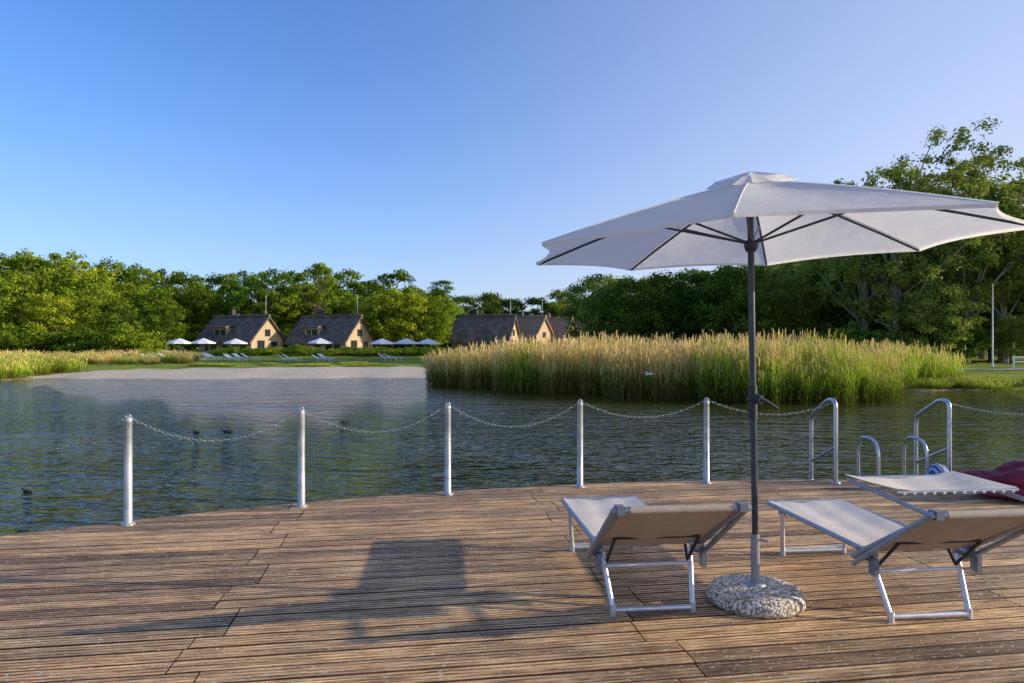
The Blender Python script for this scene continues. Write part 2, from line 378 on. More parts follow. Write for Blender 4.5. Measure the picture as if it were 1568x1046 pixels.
# posts and chains
def ring(a,r=14.12,z=0): a=math.radians(a); return Vector((CX+r*math.cos(a),CY+r*math.sin(a),z))
angs=[95.2+6.2*k for k in range(0,14)]+[77.0-6.2*k for k in range(0,8)]
for a in angs:
    p=ring(a); mb=MB()
    mb.lathe([(.06,0),(.06,.008),(.045,.012),(.036,.02),(.033,.93),(.035,.935),(.035,.955),(.028,.972),(.012,.98),(.001,.981)],p,20,0)
    c=p+Vector((0,0,.985)); t=Vector((-math.sin(math.radians(a)),math.cos(math.radians(a)),0))
    mb.tube([c+(t*math.cos(x)+Vector((0,0,1))*math.sin(x))*.02 for x in np.linspace(0,2*math.pi,13)],.0045,6,1)
    mb.obj('railing_post',[M_post,M_steel])
def chain(p0,p1,sag,name='railing_chain',wr=.0030):
    p0=Vector(p0);p1=Vector(p1); mb=MB(); n=int((p1-p0).length*1.03/.036)
    P=[p0.lerp(p1,i/n)-Vector((0,0,sag*4*(i/n)*(1-i/n))) for i in range(n+1)]
    for i in range(n):
        c=(P[i]+P[i+1])/2; t=(P[i+1]-P[i]).normalized(); s=t.cross(Vector((0,0,1))).normalized(); w=s.cross(t)
        ax=s if i%2 else w
        ring_=[]
        for k in range(9):
            a=2*math.pi*k/8; ring_.append(c+t*math.cos(a)*.0245+ax*math.sin(a)*.0115)
        mb.tube(ring_,wr,4,cap=False)
    mb.obj(name,[M_chain])
for a0,a1 in zip(angs[:13],angs[1:14]): chain(ring(a0,z=.985),ring(a1,z=.985),.27 if a0>96 else .2,wr=.0024)
for a0,a1 in zip(angs[14:21],angs[15:22]): chain(ring(a0,z=.985),ring(a1,z=.985),.2)
def arc_pts(pts,r=.09,n=6):
    pts=[Vector(p) for p in pts]; out=[pts[0]]
    for i in range(1,len(pts)-1):
        a=(pts[i-1]-pts[i]); b_=(pts[i+1]-pts[i]); rr=min(r,a.length*.49,b_.length*.49)
        A=pts[i]+a.normalized()*rr; B=pts[i]+b_.normalized()*rr
        for k in range(n+1):
            t=k/n; out.append(A*(1-t)**2+pts[i]*2*t*(1-t)+B*t*t)
    out.append(pts[-1]); return out
for X,yi in ((3.82,8.06),(5.11,7.98)):
    mb=MB()
    mb.tube(arc_pts([(X,yi,0),(X,yi,.97),(X,yi+.18,.97),(X,yi+.66,.72),(X,yi+.66,-.12)],.1),.026,12)
    mb.tube([(X,yi,.42),(X,yi+.66,.14)],.019,10)
    mb.lathe([(.055,0),(.055,.01),(.03,.014)],(X,yi,0),16)
    mb.box((X,yi+.42,-.1),(.05,.5,.03))
    mb.obj('ladder_handrail',[M_steel])
mb=MB()
for X in (4.31,4.88):
    mb.tube(arc_pts([(X,8.03,0),(X,8.03,.50),(X,8.50,.50),(X,8.50,-1.4)],.2,8),.02,12)
    mb.lathe([(.045,0),(.045,.01),(.024,.014)],(X,8.03,0),16)
for z in (-.15,-.42,-.69,-.96): mb.box((4.595,8.50,z),(.57,.08,.03))
mb.obj('swim_ladder',[M_steel])
chain(ring(95.2,z=.985),(3.82,8.08,.95),.16); chain((5.11,8.0,.95),ring(77.0,z=.985),.14)

# ------------------------------------------------------------------ parasol
PX,PY=1.555,4.36
par=empty('parasol',(PX,PY,0))
mb=MB(); prof=[(.001,0),(.285,0),(.302,.025),(.300,.055),(.278,.082),(.235,.096),(.12,.108),(.05,.110),(.045,.115),(.001,.115)]
mb.lathe(prof,(0,0,0),48); mb.obj('stone_base',[M_pebble],par)
mb=MB(); mb.tube([(0,0,.10),(-.003,0,.43)],.027,16); mb.lathe([(.06,.110),(.06,.118),(.028,.124)],(0,0,0),20); mb.tube([(0.02,-.02,.40),(.06,-.06,.40)],.008,8); mb.obj('base_socket',[M_alud],par)
mb=MB(); mb.tube([(-.002,0,.42),(-.035,0,2.66)],.020,16)
mb.obj('pole',[M_pole],par)
mb=MB(); mb.tube([(-.016,0,1.16),(-.018,0,1.38)],.028,14); mb.tube([(-.017,-.01,1.30),(.02,-.05,1.29)],.03,14)
mb.tube([(.01,-.05,1.30),(.07,-.06,1.27),(.12,-.06,1.235)],[.016,.012,.010],10); mb.tube([(-.06,-.03,1.30),(-.02,-.03,1.28)],.012,8)
mb.obj('crank',[M_black],par)
A0=[-113,-68,-158,157,112,67,22,-23]; vang=sorted([math.radians(x) for x in A0])
def rimz(a): return H+.617+.054*math.cos(a)+.031*math.sin(a)
AP=Vector((-.034,0,2.69)); R=1.5
def canopy_pt(t,a):
    v=vang+[vang[0]+2*math.pi]
    aa=a
    while aa<v[0]-1e-9: aa+=2*math.pi
    while aa>v[-1]+1e-9: aa-=2*math.pi
    for i in range(8):
        if v[i]-1e-9<=aa<=v[i+1]+1e-9: break
    f=(aa-v[i])/(v[i+1]-v[i])
    p0=Vector((R*math.cos(v[i]),R*math.sin(v[i]),rimz(v[i]))); p1=Vector((R*math.cos(v[i+1]),R*math.sin(v[i+1]),rimz(v[i+1])))
    e=p0.lerp(p1,f); mid=4*f*(1-f)
    e=Vector((e.x*(1-.05*mid),e.y*(1-.05*mid),e.z+.012*mid))
    p=AP.lerp(e,t); p.z+= .018*math.sin(math.pi*t) -.028*mid*math.sin(math.pi*t)
    return p
def angj(j): k,fj=divmod(j,8); return (vang+[vang[0]+2*math.pi])[k]+(fj/8)*math.radians(45),fj/8
mb=MB(); nr,na=14,64; vs=[]
for i in range(nr+1):
    for j in range(na): vs.append(canopy_pt(.10+.90*i/nr,angj(j)[0]))
for g in range(8):
    gv=[];gf=[]
    for i in range(nr+1):
        for q in range(9): gv.append(vs[i*na+(g*8+q)%na])
    for i in range(nr):
        for q in range(8): gf.append((i*9+q,i*9+q+1,(i+1)*9+q+1,(i+1)*9+q))
    mb.add(gv,gf,0,True)
hv=[]
for j in range(na):
    p=vs[nr*na+j]; hv+= [p,p*1.0+Vector((-p.x*.004,-p.y*.004,-.018))]
mb.add(hv,[(2*j,(2*j+2)%(2*na),(2*j+3)%(2*na),2*j+1) for j in range(na)],0)
cap=[]
for i in range(6):
    for j in range(na):
        a,f=angj(j); t=.001+.19*i/5
        p=canopy_pt(t,a); m=4*f*(1-f); p.z+=.045+.012*(1-i/5)+ (.018*m if i==5 else 0); cap.append(p)
for g in range(8):
    gv=[cap[i*na+(g*8+q)%na] for i in range(6) for q in range(9)]
    mb.add(gv,[(i*9+q,i*9+q+1,(i+1)*9+q+1,(i+1)*9+q) for i in range(5) for q in range(8)],0,True)
mb.obj('canopy',[M_canvas],par)
mb=MB()
for a in vang:
    pts=[canopy_pt(.2+.8*i/8,a)+Vector((0,0,.002)) for i in range(9)]
    mb.tube(pts,.0035,4)
mb.obj('canopy_seams',[M_canvas],par)
mb=MB(); hub=Vector((-.033,0,2.60)); sl=Vector((-.028,0,2.27))
for a in vang:
    pts=[]
    for t in (.06,.25,.5,.75,.985):
        p=canopy_pt(t,a); p.z-=.018; pts.append(p)
    mb.tube(pts,.0085,6)
    m=canopy_pt(.47,a); m.z-=.03
    st=sl+Vector((math.cos(a)*.03,math.sin(a)*.03,.02)); mb.tube([st,m],.0075,6)
mb.lathe([(.021,-.04),(.035,-.03),(.045,0),(.045,.03),(.022,.04)],sl,16); mb.lathe([(.021,-.06),(.04,-.03),(.04,.03),(.02,.05)],hub,16)
mb.obj('ribs',[M_pole],par)

# ------------------------------------------------------------------ loungers
def sheet(mb,p00,p10,p11,p01,sag,mi,nu=8,nv=10,th=.006,mi2=None):
    p00,p10,p11,p01=[Vector(p) for p in (p00,p10,p11,p01)]
    nrm=(p10-p00).cross(p01-p00).normalized(); 
    if nrm.z<0: nrm=-nrm
    for sgn in (0,1):
        vs=[]
        for j in range(nv+1):
            for i in range(nu+1):
                a,b_=i/nu,j/nv
                p=(p00*(1-a)+p10*a)*(1-b_)+(p01*(1-a)+p11*a)*b_
                w=4*a*(1-a)
                p=p-nrm*(sag*w*(.6+.4*math.sin(b_*math.pi))+ .005*math.sin(b_*23+a*5)*w+.004*math.sin(a*17+b_*4)) - nrm*(th*sgn); vs.append(p)
        fs=[(j*(nu+1)+i,j*(nu+1)+i+1,(j+1)*(nu+1)+i+1,(j+1)*(nu+1)+i) for j in range(nv) for i in range(nu)]
        if sgn: fs=[f[::-1] for f in fs]
        mb.add(vs,fs,(mi2 if (sgn and mi2 is not None) else mi),True)
def lounger(loc,ang,shade='folded'):
    e=empty('sun_lounger',(loc[0],loc[1],0),ang)
    w=.305; zb=.375; hv=1.30; tv=1.93; tz=.755
    mb=MB()
    mb.tube(arc_pts([(-w,-hv-.08,zb-.0),(-w,0,zb),(w,0,zb),(w,-hv-.08,zb)],.05),.0165,10)
    dirv=Vector((0,-(tv-hv),tz-zb)).normalized()
    lo=Vector((0,-hv,zb))-dirv*.10
    mb.tube(arc_pts([(-w-.035,lo.y,lo.z),(-w-.035,-tv,tz),(w+.035,-tv,tz),(w+.035,lo.y,lo.z)],.05),.0195,10)
    mb.obj('frame',[M_alud],e)
    mb=MB()
    for vy,ty,ww in ((-.16,-.22,.25),(-1.44,-1.30,.25)):
        mb.tube(arc_pts([(-ww-.035,ty,zb-.03),(-ww,vy,.03),(ww,vy,.03),(ww+.035,ty,zb-.03)],.015,3),.0165,10)
        mb.tube([(-ww-.028,vy*.35+ty*.65,.27),(ww+.028,vy*.35+ty*.65,.27)] if vy<-1 else [(-ww,vy,.05),(ww,vy,.05)],.012,8)
        for sx in(-1,1): mb.tube([(sx*ww,vy,0.0),(sx*ww,vy,.06)],.020,8)
    mb.obj('legs',[M_alu],e)
    mb=MB()
    sheet(mb,(-w+.004,-.01,zb+.012),(w-.004,-.01,zb+.012),(w-.004,-hv+.04,zb+.012),(-w+.004,-hv+.04,zb+.012),.022,0,12,20)
    b0=Vector((0,-hv,zb))+dirv*.06
    mb.obj('seat_fabric',[M_sling],e)
    mb=MB()
    sheet(mb,(-w-.02,b0.y,b0.z),(w+.02,b0.y,b0.z),(w+.02,-tv+.0,tz+.012),(-w-.02,-tv+.0,tz+.012),.02,0,12,12,.006,1)
    mb.tube([(-w+.02,-tv,tz),(w-.02,-tv,tz)],.022,12,1)
    mb.obj('backrest_fabric',[M_sling,M_slingb],e)
    mb=MB()
    for sx in(-1,1):
        mb.box((sx*(w+.02),-hv-.02,zb-.005),(.055,.10,.06)); mb.box((sx*(w+.025),-hv-.10,zb-.06),(.028,.06,.10))
        mb.box((sx*(w+.035),-tv,tz+.004),(.045,.06,.045))
        mb.box((sx*(w-.03),-.2,zb-.03),(.03,.06,.05))
    mb.obj('joints',[M_greyp],e)
    mb=MB()
    for sx in(-1,1):
        mb.tube([(sx*(w-.045),-hv-.22,zb+.11),(sx*(w-.045),-hv-.02,zb-.09)],.010,8)
        mb.tube([(sx*(w-.045),-hv-.02,zb-.09),(sx*(w-.03),-hv+.06,zb-.02)],.009,8)
    mb.tube([(-w+.045,-hv-.22,zb+.112),(w-.045,-hv-.22,zb+.112)],.008,8)
    mb.obj('ratchet',[M_black],e)
    mb=MB()
    if shade=='folded':
        for sx in(-1,1):
            a=Vector((sx*(w+.068),-tv-.02,tz+.01)); b_=Vector((sx*(w+.068),lo.y-.05,lo.z-.03)); 
            mb.tube([a,b_],.0165,8); mb.box((a+b_)/2,(.02,.02,.02))
        mb.obj('shade_frame',[M_alud],e)
    else:
        w2=w+.065
        for sx in(-1,1):
            a=Vector((sx*(w+.068),-tv-.02,tz+.01)); b_=Vector((sx*(w+.068),lo.y-.05,lo.z-.03)); mb.tube([a,b_],.0165,8)
        mb.tube(arc_pts([(-w2,-tv,tz),(-w2,-1.18,tz+.045),(w2,-1.18,tz+.045),(w2,-tv,tz)],.05),.0135,8)
        mb.tube([(-w2,-1.66,tz+.06),(w2,-1.66,tz+.06)],.009,8)
        mb.obj('shade_frame',[M_alud],e)
        mb=MB(); sheet(mb,(-w2+.0,-1.16,tz+.070),(w2-.0,-1.16,tz+.070),(w2+.0,-1.66,tz+.078),(-w2-.0,-1.66,tz+.078),.045,0,14,14)
        for i in range(12):
            x=-w2+.04+i*(2*w2-.08)/11; mb.box((x,-1.665,tz+.055),(.016,.02,.012))
        mb.obj('shade_fabric',[M_sling],e)
    return e
la=math.atan2(.105,.994)
lounger((.71,5.60),la,'folded')
lounger((2.34,5.50),la,'open')
def blob(name,mat,loc,dims,seed,amp=.1,seam=0,rot=0):
    import bmesh
    bm=bmesh.new(); bmesh.ops.create_icosphere(bm,subdivisions=5,radius=1)
    for v in bm.verts:
        p=v.co.copy(); nn=mnoise.noise(p*1.7+Vector((seed,0,0)))*amp+abs(mnoise.noise(p*4+Vector((0,seed,0))))*-amp*.5
        s=1+nn; z=p.z
        if z<0: z*=.35
        v.co=Vector((p.x*dims[0]*s,p.y*dims[1]*s,(z*s)*dims[2]+dims[2]*.3))
    me=bpy.data.meshes.new(name); bm.to_mesh(me); bm.free(); me.materials.append(mat)
    for p in me.polygons: p.use_smooth=True
    return place(name,me,None,loc,rot)
blob('bean_bag',M_maroon,(5.62,7.35,0),(.74,.45,.27),3.2,.35,rot=-.1)
M_stripe,nt,out=new_mat('striped_towel'); b=nt.nodes.new('ShaderNodeBsdfPrincipled'); tc=nt.nodes.new('ShaderNodeTexCoord')
wv=nt.nodes.new('ShaderNodeTexWave'); wv.inputs['Scale'].default_value=9; wv.bands_direction='X'; L(nt,tc.outputs['Object'],wv.inputs[0])
r=ramp(nt,[(.45,(.04,.08,.25)),(.55,(.4,.46,.6))]); L(nt,wv.outputs[0],r.inputs[0]); L(nt,r.outputs[0],b.inputs[0]); b.inputs['Roughness'].default_value=.8; L(nt,b.outputs[0],out.inputs[0])
blob('striped_cushion',M_stripe,(4.76,7.62,0),(.13,.13,.24),9,.08,rot=.4)

# ------------------------------------------------------------------ reeds
def mat_reed(name,stops):
    m,nt,out=new_mat(name); a=nt.nodes.new('ShaderNodeAttribute'); a.attribute_name='tint'
    r=ramp(nt,stops); L(nt,a.outputs['Fac'],r.inputs[0])
    oi=nt.nodes.new('ShaderNodeObjectInfo'); mr=nt.nodes.new('ShaderNodeMapRange'); mr.inputs[3].default_value=.7; mr.inputs[4].default_value=1.2; L(nt,oi.outputs['Random'],mr.inputs[0])
    hs=nt.nodes.new('ShaderNodeHueSaturation'); L(nt,mr.outputs[0],hs.inputs['Value']); L(nt,r.outputs[0],hs.inputs['Color'])
    d=nt.nodes.new('ShaderNodeBsdfDiffuse'); t=nt.nodes.new('ShaderNodeBsdfTranslucent'); L(nt,hs.outputs[0],d.inputs[0]); L(nt,hs.outputs[0],t.inputs[0])
    mx=nt.nodes.new('ShaderNodeMixShader'); mx.inputs[0].default_value=.3; L(nt,d.outputs[0],mx.inputs[1]); L(nt,t.outputs[0],mx.inputs[2]); L(nt,mx.outputs[0],out.inputs[0]); return m
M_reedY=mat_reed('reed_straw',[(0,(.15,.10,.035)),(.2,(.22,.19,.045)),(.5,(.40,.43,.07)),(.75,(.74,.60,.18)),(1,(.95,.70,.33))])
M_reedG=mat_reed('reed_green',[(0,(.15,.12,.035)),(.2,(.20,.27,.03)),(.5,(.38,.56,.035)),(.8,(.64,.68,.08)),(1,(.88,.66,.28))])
def reed_patch(name,mat,seed,n=160,h=2.1,dry=.5,leaf=.5,hw=.72):
    r=np.random.default_rng(seed); V=[];F=[];T=[]
    def blade(p0,p1,p2,w,t0,t1):
        ax=r.normal(size=3); ax[2]=0; ax/=np.linalg.norm(ax)+1e-9; o=len(V)
        V.extend([p0-ax*w,p0+ax*w,p1-ax*w*.9,p1+ax*w*.9,p2-ax*w*.15,p2+ax*w*.15])
        F.extend([(o,o+1,o+3,o+2),(o+2,o+3,o+5,o+4)]); T.extend([t0,t1])
    for i in range(n):
        x,y=r.uniform(-hw,hw,2); hh=h*(r.uniform(.60,1.04) if r.random()<.85 else r.uniform(1.04,1.26)); ln=r.normal(size=2)*.09*hh
        b0=np.array([x,y,-.25]); m=np.array([x+ln[0]*.35,y+ln[1]*.35,hh*.5]); t=np.array([x+ln[0],y+ln[1],hh])
        isdry=r.random()<dry
        blade(b0,m,t,.009,.0 if not isdry else .22,.35 if not isdry else .85)
        if isdry or r.random()<.3:
            for k in range(2): blade(t-np.array([0,0,.24]),t-np.array([0,0,.05]),t+np.array([r.normal()*.03,r.normal()*.03,.1]),.021,.95,.98)
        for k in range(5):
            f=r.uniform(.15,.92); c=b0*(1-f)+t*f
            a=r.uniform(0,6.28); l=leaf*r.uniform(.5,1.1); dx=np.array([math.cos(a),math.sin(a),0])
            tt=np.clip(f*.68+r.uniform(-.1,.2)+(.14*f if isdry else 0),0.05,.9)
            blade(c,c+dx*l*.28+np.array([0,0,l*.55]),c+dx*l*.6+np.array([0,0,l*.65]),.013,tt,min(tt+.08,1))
    return np_mesh(name,np.array(V),np.array(F),[mat],tint=np.array(T))
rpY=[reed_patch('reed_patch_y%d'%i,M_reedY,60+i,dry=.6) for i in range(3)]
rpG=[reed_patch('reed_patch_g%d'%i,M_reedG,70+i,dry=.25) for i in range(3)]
rb=empty('reed_bed')
bed=np.array([(-4.3,36.0),(-3.9,34.6),(-1.2,31.4),(2.6,28.2),(5,26.4),(7.1,25.2),(11,25.2),(13.4,26.1),(14.2,27.7),(17,30.4),(21.5,32.6),(23,36),(12,37),(3,39),(-4.9,42)])
def inpoly(x,y,P):
    c=False; j=len(P)-1
    for i in range(len(P)):
        if (P[i][1]>y)!=(P[j][1]>y) and x<(P[j][0]-P[i][0])*(y-P[i][1])/(P[j][1]-P[i][1])+P[i][0]: c=not c
        j=i
    return c
cnt=0
for x in np.arange(-6,24,1.15):
    for y in np.arange(24.6,44,1.15):
        xx=x+random.uniform(-.35,.35); yy=y+random.uniform(-.35,.35)
        if not inpoly(xx,yy,bed): continue
        hs=np.interp(xx,[-5,-3,0,3,8,12,14,17,22],[.60,.76,.88,.94,.95,.95,.93,.88,.76])*random.uniform(.78,1.08)
        g=np.interp(xx,[-5,6,9,14,22],[.05,.15,.4,.7,.8])
        P=rpG if random.random()<g else rpY
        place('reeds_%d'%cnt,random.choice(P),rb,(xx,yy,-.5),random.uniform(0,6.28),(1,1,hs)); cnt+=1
for x in np.arange(8.5,14.4,.8):
    yy=np.interp(x,[8,11,13.7,14.4],[24.7,24.6,25.4,26.8])
    place('fringe_%d'%cnt,random.choice(rpG),rb,(x,yy+random.uniform(-.2,.2),-.5),random.uniform(0,6.28),(1,1,random.uniform(.5,.85))); cnt+=1
tg=empty('tall_grass')
def grass_field(x0,x1,y0,y1,step,P,h,cond=None,par=tg):
    global cnt
    for x in np.arange(x0,x1,step):
        for y in np.arange(y0,y1,step):
            xx=x+random.uniform(-.5,.5)*step; yy=y+random.uniform(-.5,.5)*step
            if cond and not cond(xx,yy): continue
            sc=random.uniform(.8,1.1)
            place('tuft_%d'%cnt,random.choice(P),par,(xx,yy,gz(xx,yy)-.02),random.uniform(0,6.28),(sc,sc,h*random.uniform(.7,1.2))); cnt+=1
grass_field(-43,-29.0,39.5,46,1.2,rpG,.50,lambda x,y: lake_sd(np.array([x]),np.array([y]))[0]>-.8 and x< -29.2)
grass_field(-62,-24,58,74,2.1,rpG[:1]+rpY,.36,lambda x,y: -.86<x/y<-.47)
grass_field(16,40,31,34,1.3,rpG,.20,lambda x,y: lake_sd(np.array([x]),np.array([y]))[0]>-.3)
grass_field(17,30,35,44,1.9,rpG,.26,lambda x,y: x/y<.62)
grass_field(-24,-3,53,58,2.4,rpG,.10,lambda x,y: random.random()<.6)

# ------------------------------------------------------------------ tree placement
sky_b=[-1.3,-.75,-.69,-.635,-.58,-.52,-.463,-.415,-.367,-.33,-.28,-.25,-.214,-.176,-.138,-.1,-.06,-.013,.034,.06]
sky_e=[.14,.148,.141,.129,.129,.12,.112,.108,.112,.114,.114,.112,.112,.105,.089,.086,.08,.08,.08,.083]
fm=empty('distant_tree_mass')
def put(P,b,Y,h,par,base=16,wx=1,name='tree'):
    global cnt
    x=b*Y; s=h/base; cnt+=1
    return place('%s_%d'%(name,cnt) if par else name,random.choice(P) if isinstance(P,list) else P,par,(x,Y,gz(x,Y)-.05),random.uniform(0,6.28),(s*wx,s*wx,s))
b_=-1.25
while b_<.1:
    e=np.interp(b_,sky_b,sky_e); Y=random.uniform(146,158) if b_<-.1 else random.uniform(192,204)
    put(farT,b_,Y,(1.55+e*Y)*random.uniform(.88,1.06),fm,wx=random.uniform(.9,1.12)); b_+=random.uniform(.032,.045)
b_=-1.2
while b_<-.09:
    e=np.interp(b_,sky_b,sky_e); Y=random.uniform(134,141)
    put([farT[0],farT[2],farT[4],farT[0],farT[1]],b_,Y,(1.55+e*Y)*random.uniform(.68,.97),fm,wx=random.uniform(.85,1.15)); b_+=random.uniform(.04,.06)
b_=-1.15
while b_<-.47:
    e=np.interp(b_,sky_b,sky_e); Y=random.uniform(104,118)
    put([farT[0],farT[2],farT[4],farT[0],farT[3]],b_,Y,(1.6+e*Y)*random.uniform(.55,.88),fm,wx=random.uniform(.85,1.2)); b_+=random.uniform(.05,.075)
for b_,e in ((-.175,.088),(-.145,.082),(-.118,.072),(-.195,.085),(-.11,.05)):
    Y=random.uniform(120,127); put([farT[2],farT[4]],b_,Y,1.6+e*Y,fm,wx=1.05)
for k in range(9):
    b_=-.12+k*.1; Y=random.uniform(215,240); put(farT,b_,Y,1.6+.072*Y,fm,wx=1.6)
sm=empty('shrubbery')
b_=-1.1
while b_<.12:
    if b_<-.5: Y=random.uniform(96,103); h=random.uniform(2.6,4.6)
    elif b_<-.09: Y=random.uniform(133,137); h=random.uniform(4,6)
    else: Y=random.uniform(180,188); h=random.uniform(5,9)
    put(bushP,b_,Y,h,sm,base=4,wx=1.3); b_+=random.uniform(.024,.038)
for k in range(57):
    b_=-.43+k*.0098+random.uniform(-.003,.003)
    if b_>.13: break
    Y=random.uniform(84,92); put([bushP[0],bushP[1],bushP[0]],b_,Y,random.uniform(.9,1.35)*(1.0 if random.random()>.1 else 1.4),sm,base=4,wx=1.7)
place('pine_tree',pineP,None,(-.105*138,138,0),.4,(.75,.75,(1.6+.098*138)/16))
place('broadleaf_tree',airP,None,(-.282*130,130,0),1.1,(1,1,(1.6+.134*130)/16))
dm=empty('dark_woodland')
b_=.122
while b_<.56:
    Y=random.uniform(66,78); e=np.interp(b_,[.07,.1,.2,.35,.5],[.105,.115,.118,.13,.16])
    put(midD,b_,Y,1.5+e*Y*random.uniform(.92,1.0),dm,base=11,wx=.95); b_+=random.uniform(.045,.062)
b_=.15
while b_<1.1:
    Y=random.uniform(84,100); e=np.interp(b_,[.07,.1,.2,.35,.5],[.10,.105,.11,.13,.15])
    put(midD,b_,Y,1.5+e*Y,dm,base=11,wx=1.15); b_+=random.uniform(.05,.07)
for b_,Y,h in ((.40,60,2.6),(.44,58,2.4),(.48,59,3),(.53,58,3.2),(.56,60,3.4),(.60,64,5),(.36,64,2.2),(.3,66,2),(.24,68,1.9),(.17,68,2.0)):
    put([bushP[2],bushP[0]],b_,Y,h,dm,base=4,wx=1.1)
for i,(b_,Y,e,k,wx) in enumerate(((.515,62,.262,1,1.0),(.565,60,.270,0,1.05),(.615,63,.285,2,1.0),(.665,59,.302,1,1.1),(.72,60,.285,0,1.1),(.78,62,.28,2,1.1),(.85,60,.29,2,1.0),(.92,57,.28,1,1),(.59,71,.235,0,1.1),(.69,72,.25,1,1.1))):
    x=b_*Y; place('tall_broadleaf_tree',nearT[k],None,(x,Y,gz(x,Y)-.05),1.3*i,(wx,wx,(1.6+e*Y)/19))
for b_,Y,h in ((.62,57,7.5),(.55,64,8),(.70,66,8),(.77,66,8),(.84,64,9),(.655,69,8),(.66,57,4.5),(.73,58,4.5)):
    put([midD[0],midD[2],midD[2]],b_,Y,h,dm,base=11)

# ------------------------------------------------------------------ houses
def house(name,loc,rot,Lh=13.5,W=8,wall=2.1,ridge=6.3,roofmat=M_thatch,dormer=True):
    e=empty(name,loc,rot); hw=W/2; hl=Lh/2
    mb=MB()
    mb.box((0,0,wall/2-.1),(Lh-1.0,W-.8,wall+.2))
    for sx in(-1,1):
        x=sx*(hl-.5); zz=wall; x2=x-sx*.3
        vs=[(x,-hw+.4,zz),(x,hw-.4,zz),(x,0,ridge-.35),(x2,-hw+.4,zz),(x2,hw-.4,zz),(x2,0,ridge-.35)]
        mb.add(vs,[(0,1,2),(3,5,4),(0,2,5,3),(1,4,5,2)],0)
    mb.obj('walls',[M_brick],e)
    mb=MB(); th=.35; eo=.35
    sl=(ridge-wall)/hw
    for sy in(-1,1):
        ye=sy*(hw+eo); ze=wall-eo*sl
        nx=24; ny=10; vs=[]
        for lay in (0,1):
            for j in range(ny+1):
                for i in range(nx+1):
                    f=j/ny; x=-hl+Lh*i/nx; y=ye*(1-f); z=ze*(1-f)+ridge*f
                    z+=.07*mnoise.noise(Vector((x*.6,y*.6,sy*3))) - (th if lay else 0)+ .18*math.sin(f*math.pi)*.4
                    vs.append((x,y,z))
        m=(nx+1)*(ny+1); fs=[]
        for j in range(ny):
            for i in range(nx):
                q=j*(nx+1)+i; fs.append((q,q+1,q+nx+2,q+nx+1)); fs.append((m+q,m+q+nx+1,m+q+nx+2,m+q+1))
        for i in range(nx): fs.append((i,m+i,m+i+1,i+1))
        for j in range(ny):
            a=j*(nx+1); c_=a+nx+1; fs.append((a,c_,m+c_,m+a)); a+=nx; c_+=nx; fs.append((a,m+a,m+c_,c_))
        mb.add(vs,fs,0,False)
    mb.tube([(-hl-.05,0,ridge+.05),(hl+.05,0,ridge+.05)],.28,8)
    mb.obj('thatched_roof',[roofmat],e)
    mb=MB(); mb.box((-hl*.35,.2,ridge+.35),(.8,.7,1.5)); mb.box((-hl*.35,.2,ridge+1.13),(.95,.85,.1)); mb.box((-hl*.35,.2,ridge+1.28),(.3,.3,.2)); mb.obj('chimney',[M_dwood],e)
    mb=MB(); xg=hl-.5
    def win(x,y,z,w,h,ax):
        if ax=='x':
            mb.box((x+.03,y,z),(.06,w,h),0); mb.box((x+.075,y,z),(.03,w-.14,h-.14),1); mb.box((x+.095,y,z),(.02,.06,h-.14),0)
        else:
            mb.box((x,y-.03,z),(w,.06,h),0); mb.box((x,y-.075,z),(w-.14,.03,h-.14),1); mb.box((x,y-.095,z),(.06,.02,h-.14),0)
    win(xg,-1.5,1.1,1.6,2.0,'x'); win(xg,1.5,1.2,1.4,1.4,'x'); win(xg,0,3.4,1.2,1.2,'x')
    for xx in(-4.6,-2.6,.2,2.6,4.4):
        if abs(xx)<hl-1: win(xx,-hw+.4,1.05,1.3,1.3,'y')
    mb.obj('windows',[M_dwood,M_glass],e)
    if dormer:
        mb=MB(); x,wd=-1.6,3.0; yf=-hw+.9; zt=wall+2.3
        mb.box((x,yf+1.3,wall+1.05),(wd,2.6,2.3),0)
        mb.box((x,yf-.02,wall+1.15),(wd-.5,.08,1.4),2); mb.box((x,yf-.07,wall+1.15),(.08,.05,1.4),3); mb.box((x,yf-.07,wall+.42),(wd-.4,.06,.08),3)
        Rm=Matrix.Rotation(math.radians(12),3,'X'); mb.box((x,yf+1.5,zt+.35),(wd+.7,4.0,.3),1,Rm)
        mb.obj('dormer',[M_brick,roofmat,M_glass,M_frame],e)
    mb=MB(); mb.tube([(hl-1.2,.3,ridge-.3),(hl-1.2,.3,ridge+3.6)],.04,6); mb.obj('lightning_rod',[M_steel],e)
    return e
house('thatched_house',(-47.6,120,0),math.radians(-26))
house('thatched_house',(-31.8,120,0),math.radians(-26))
house('thatched_house',(-5.0,130,.2),math.radians(-16),12,8,2.1,6.6,dormer=False)
house('thatched_house',(3.4,150,0),math.radians(-38),10,7,3,7.4,M_thatchlit,dormer=False)
house('thatched_house',(9.5,154,0),math.radians(-38),10,7,3,7.2,M_thatchlit,dormer=False)
house('thatched_house',(15.5,158,0),math.radians(-38),10,7,3,7.0,M_thatchlit,dormer=False)

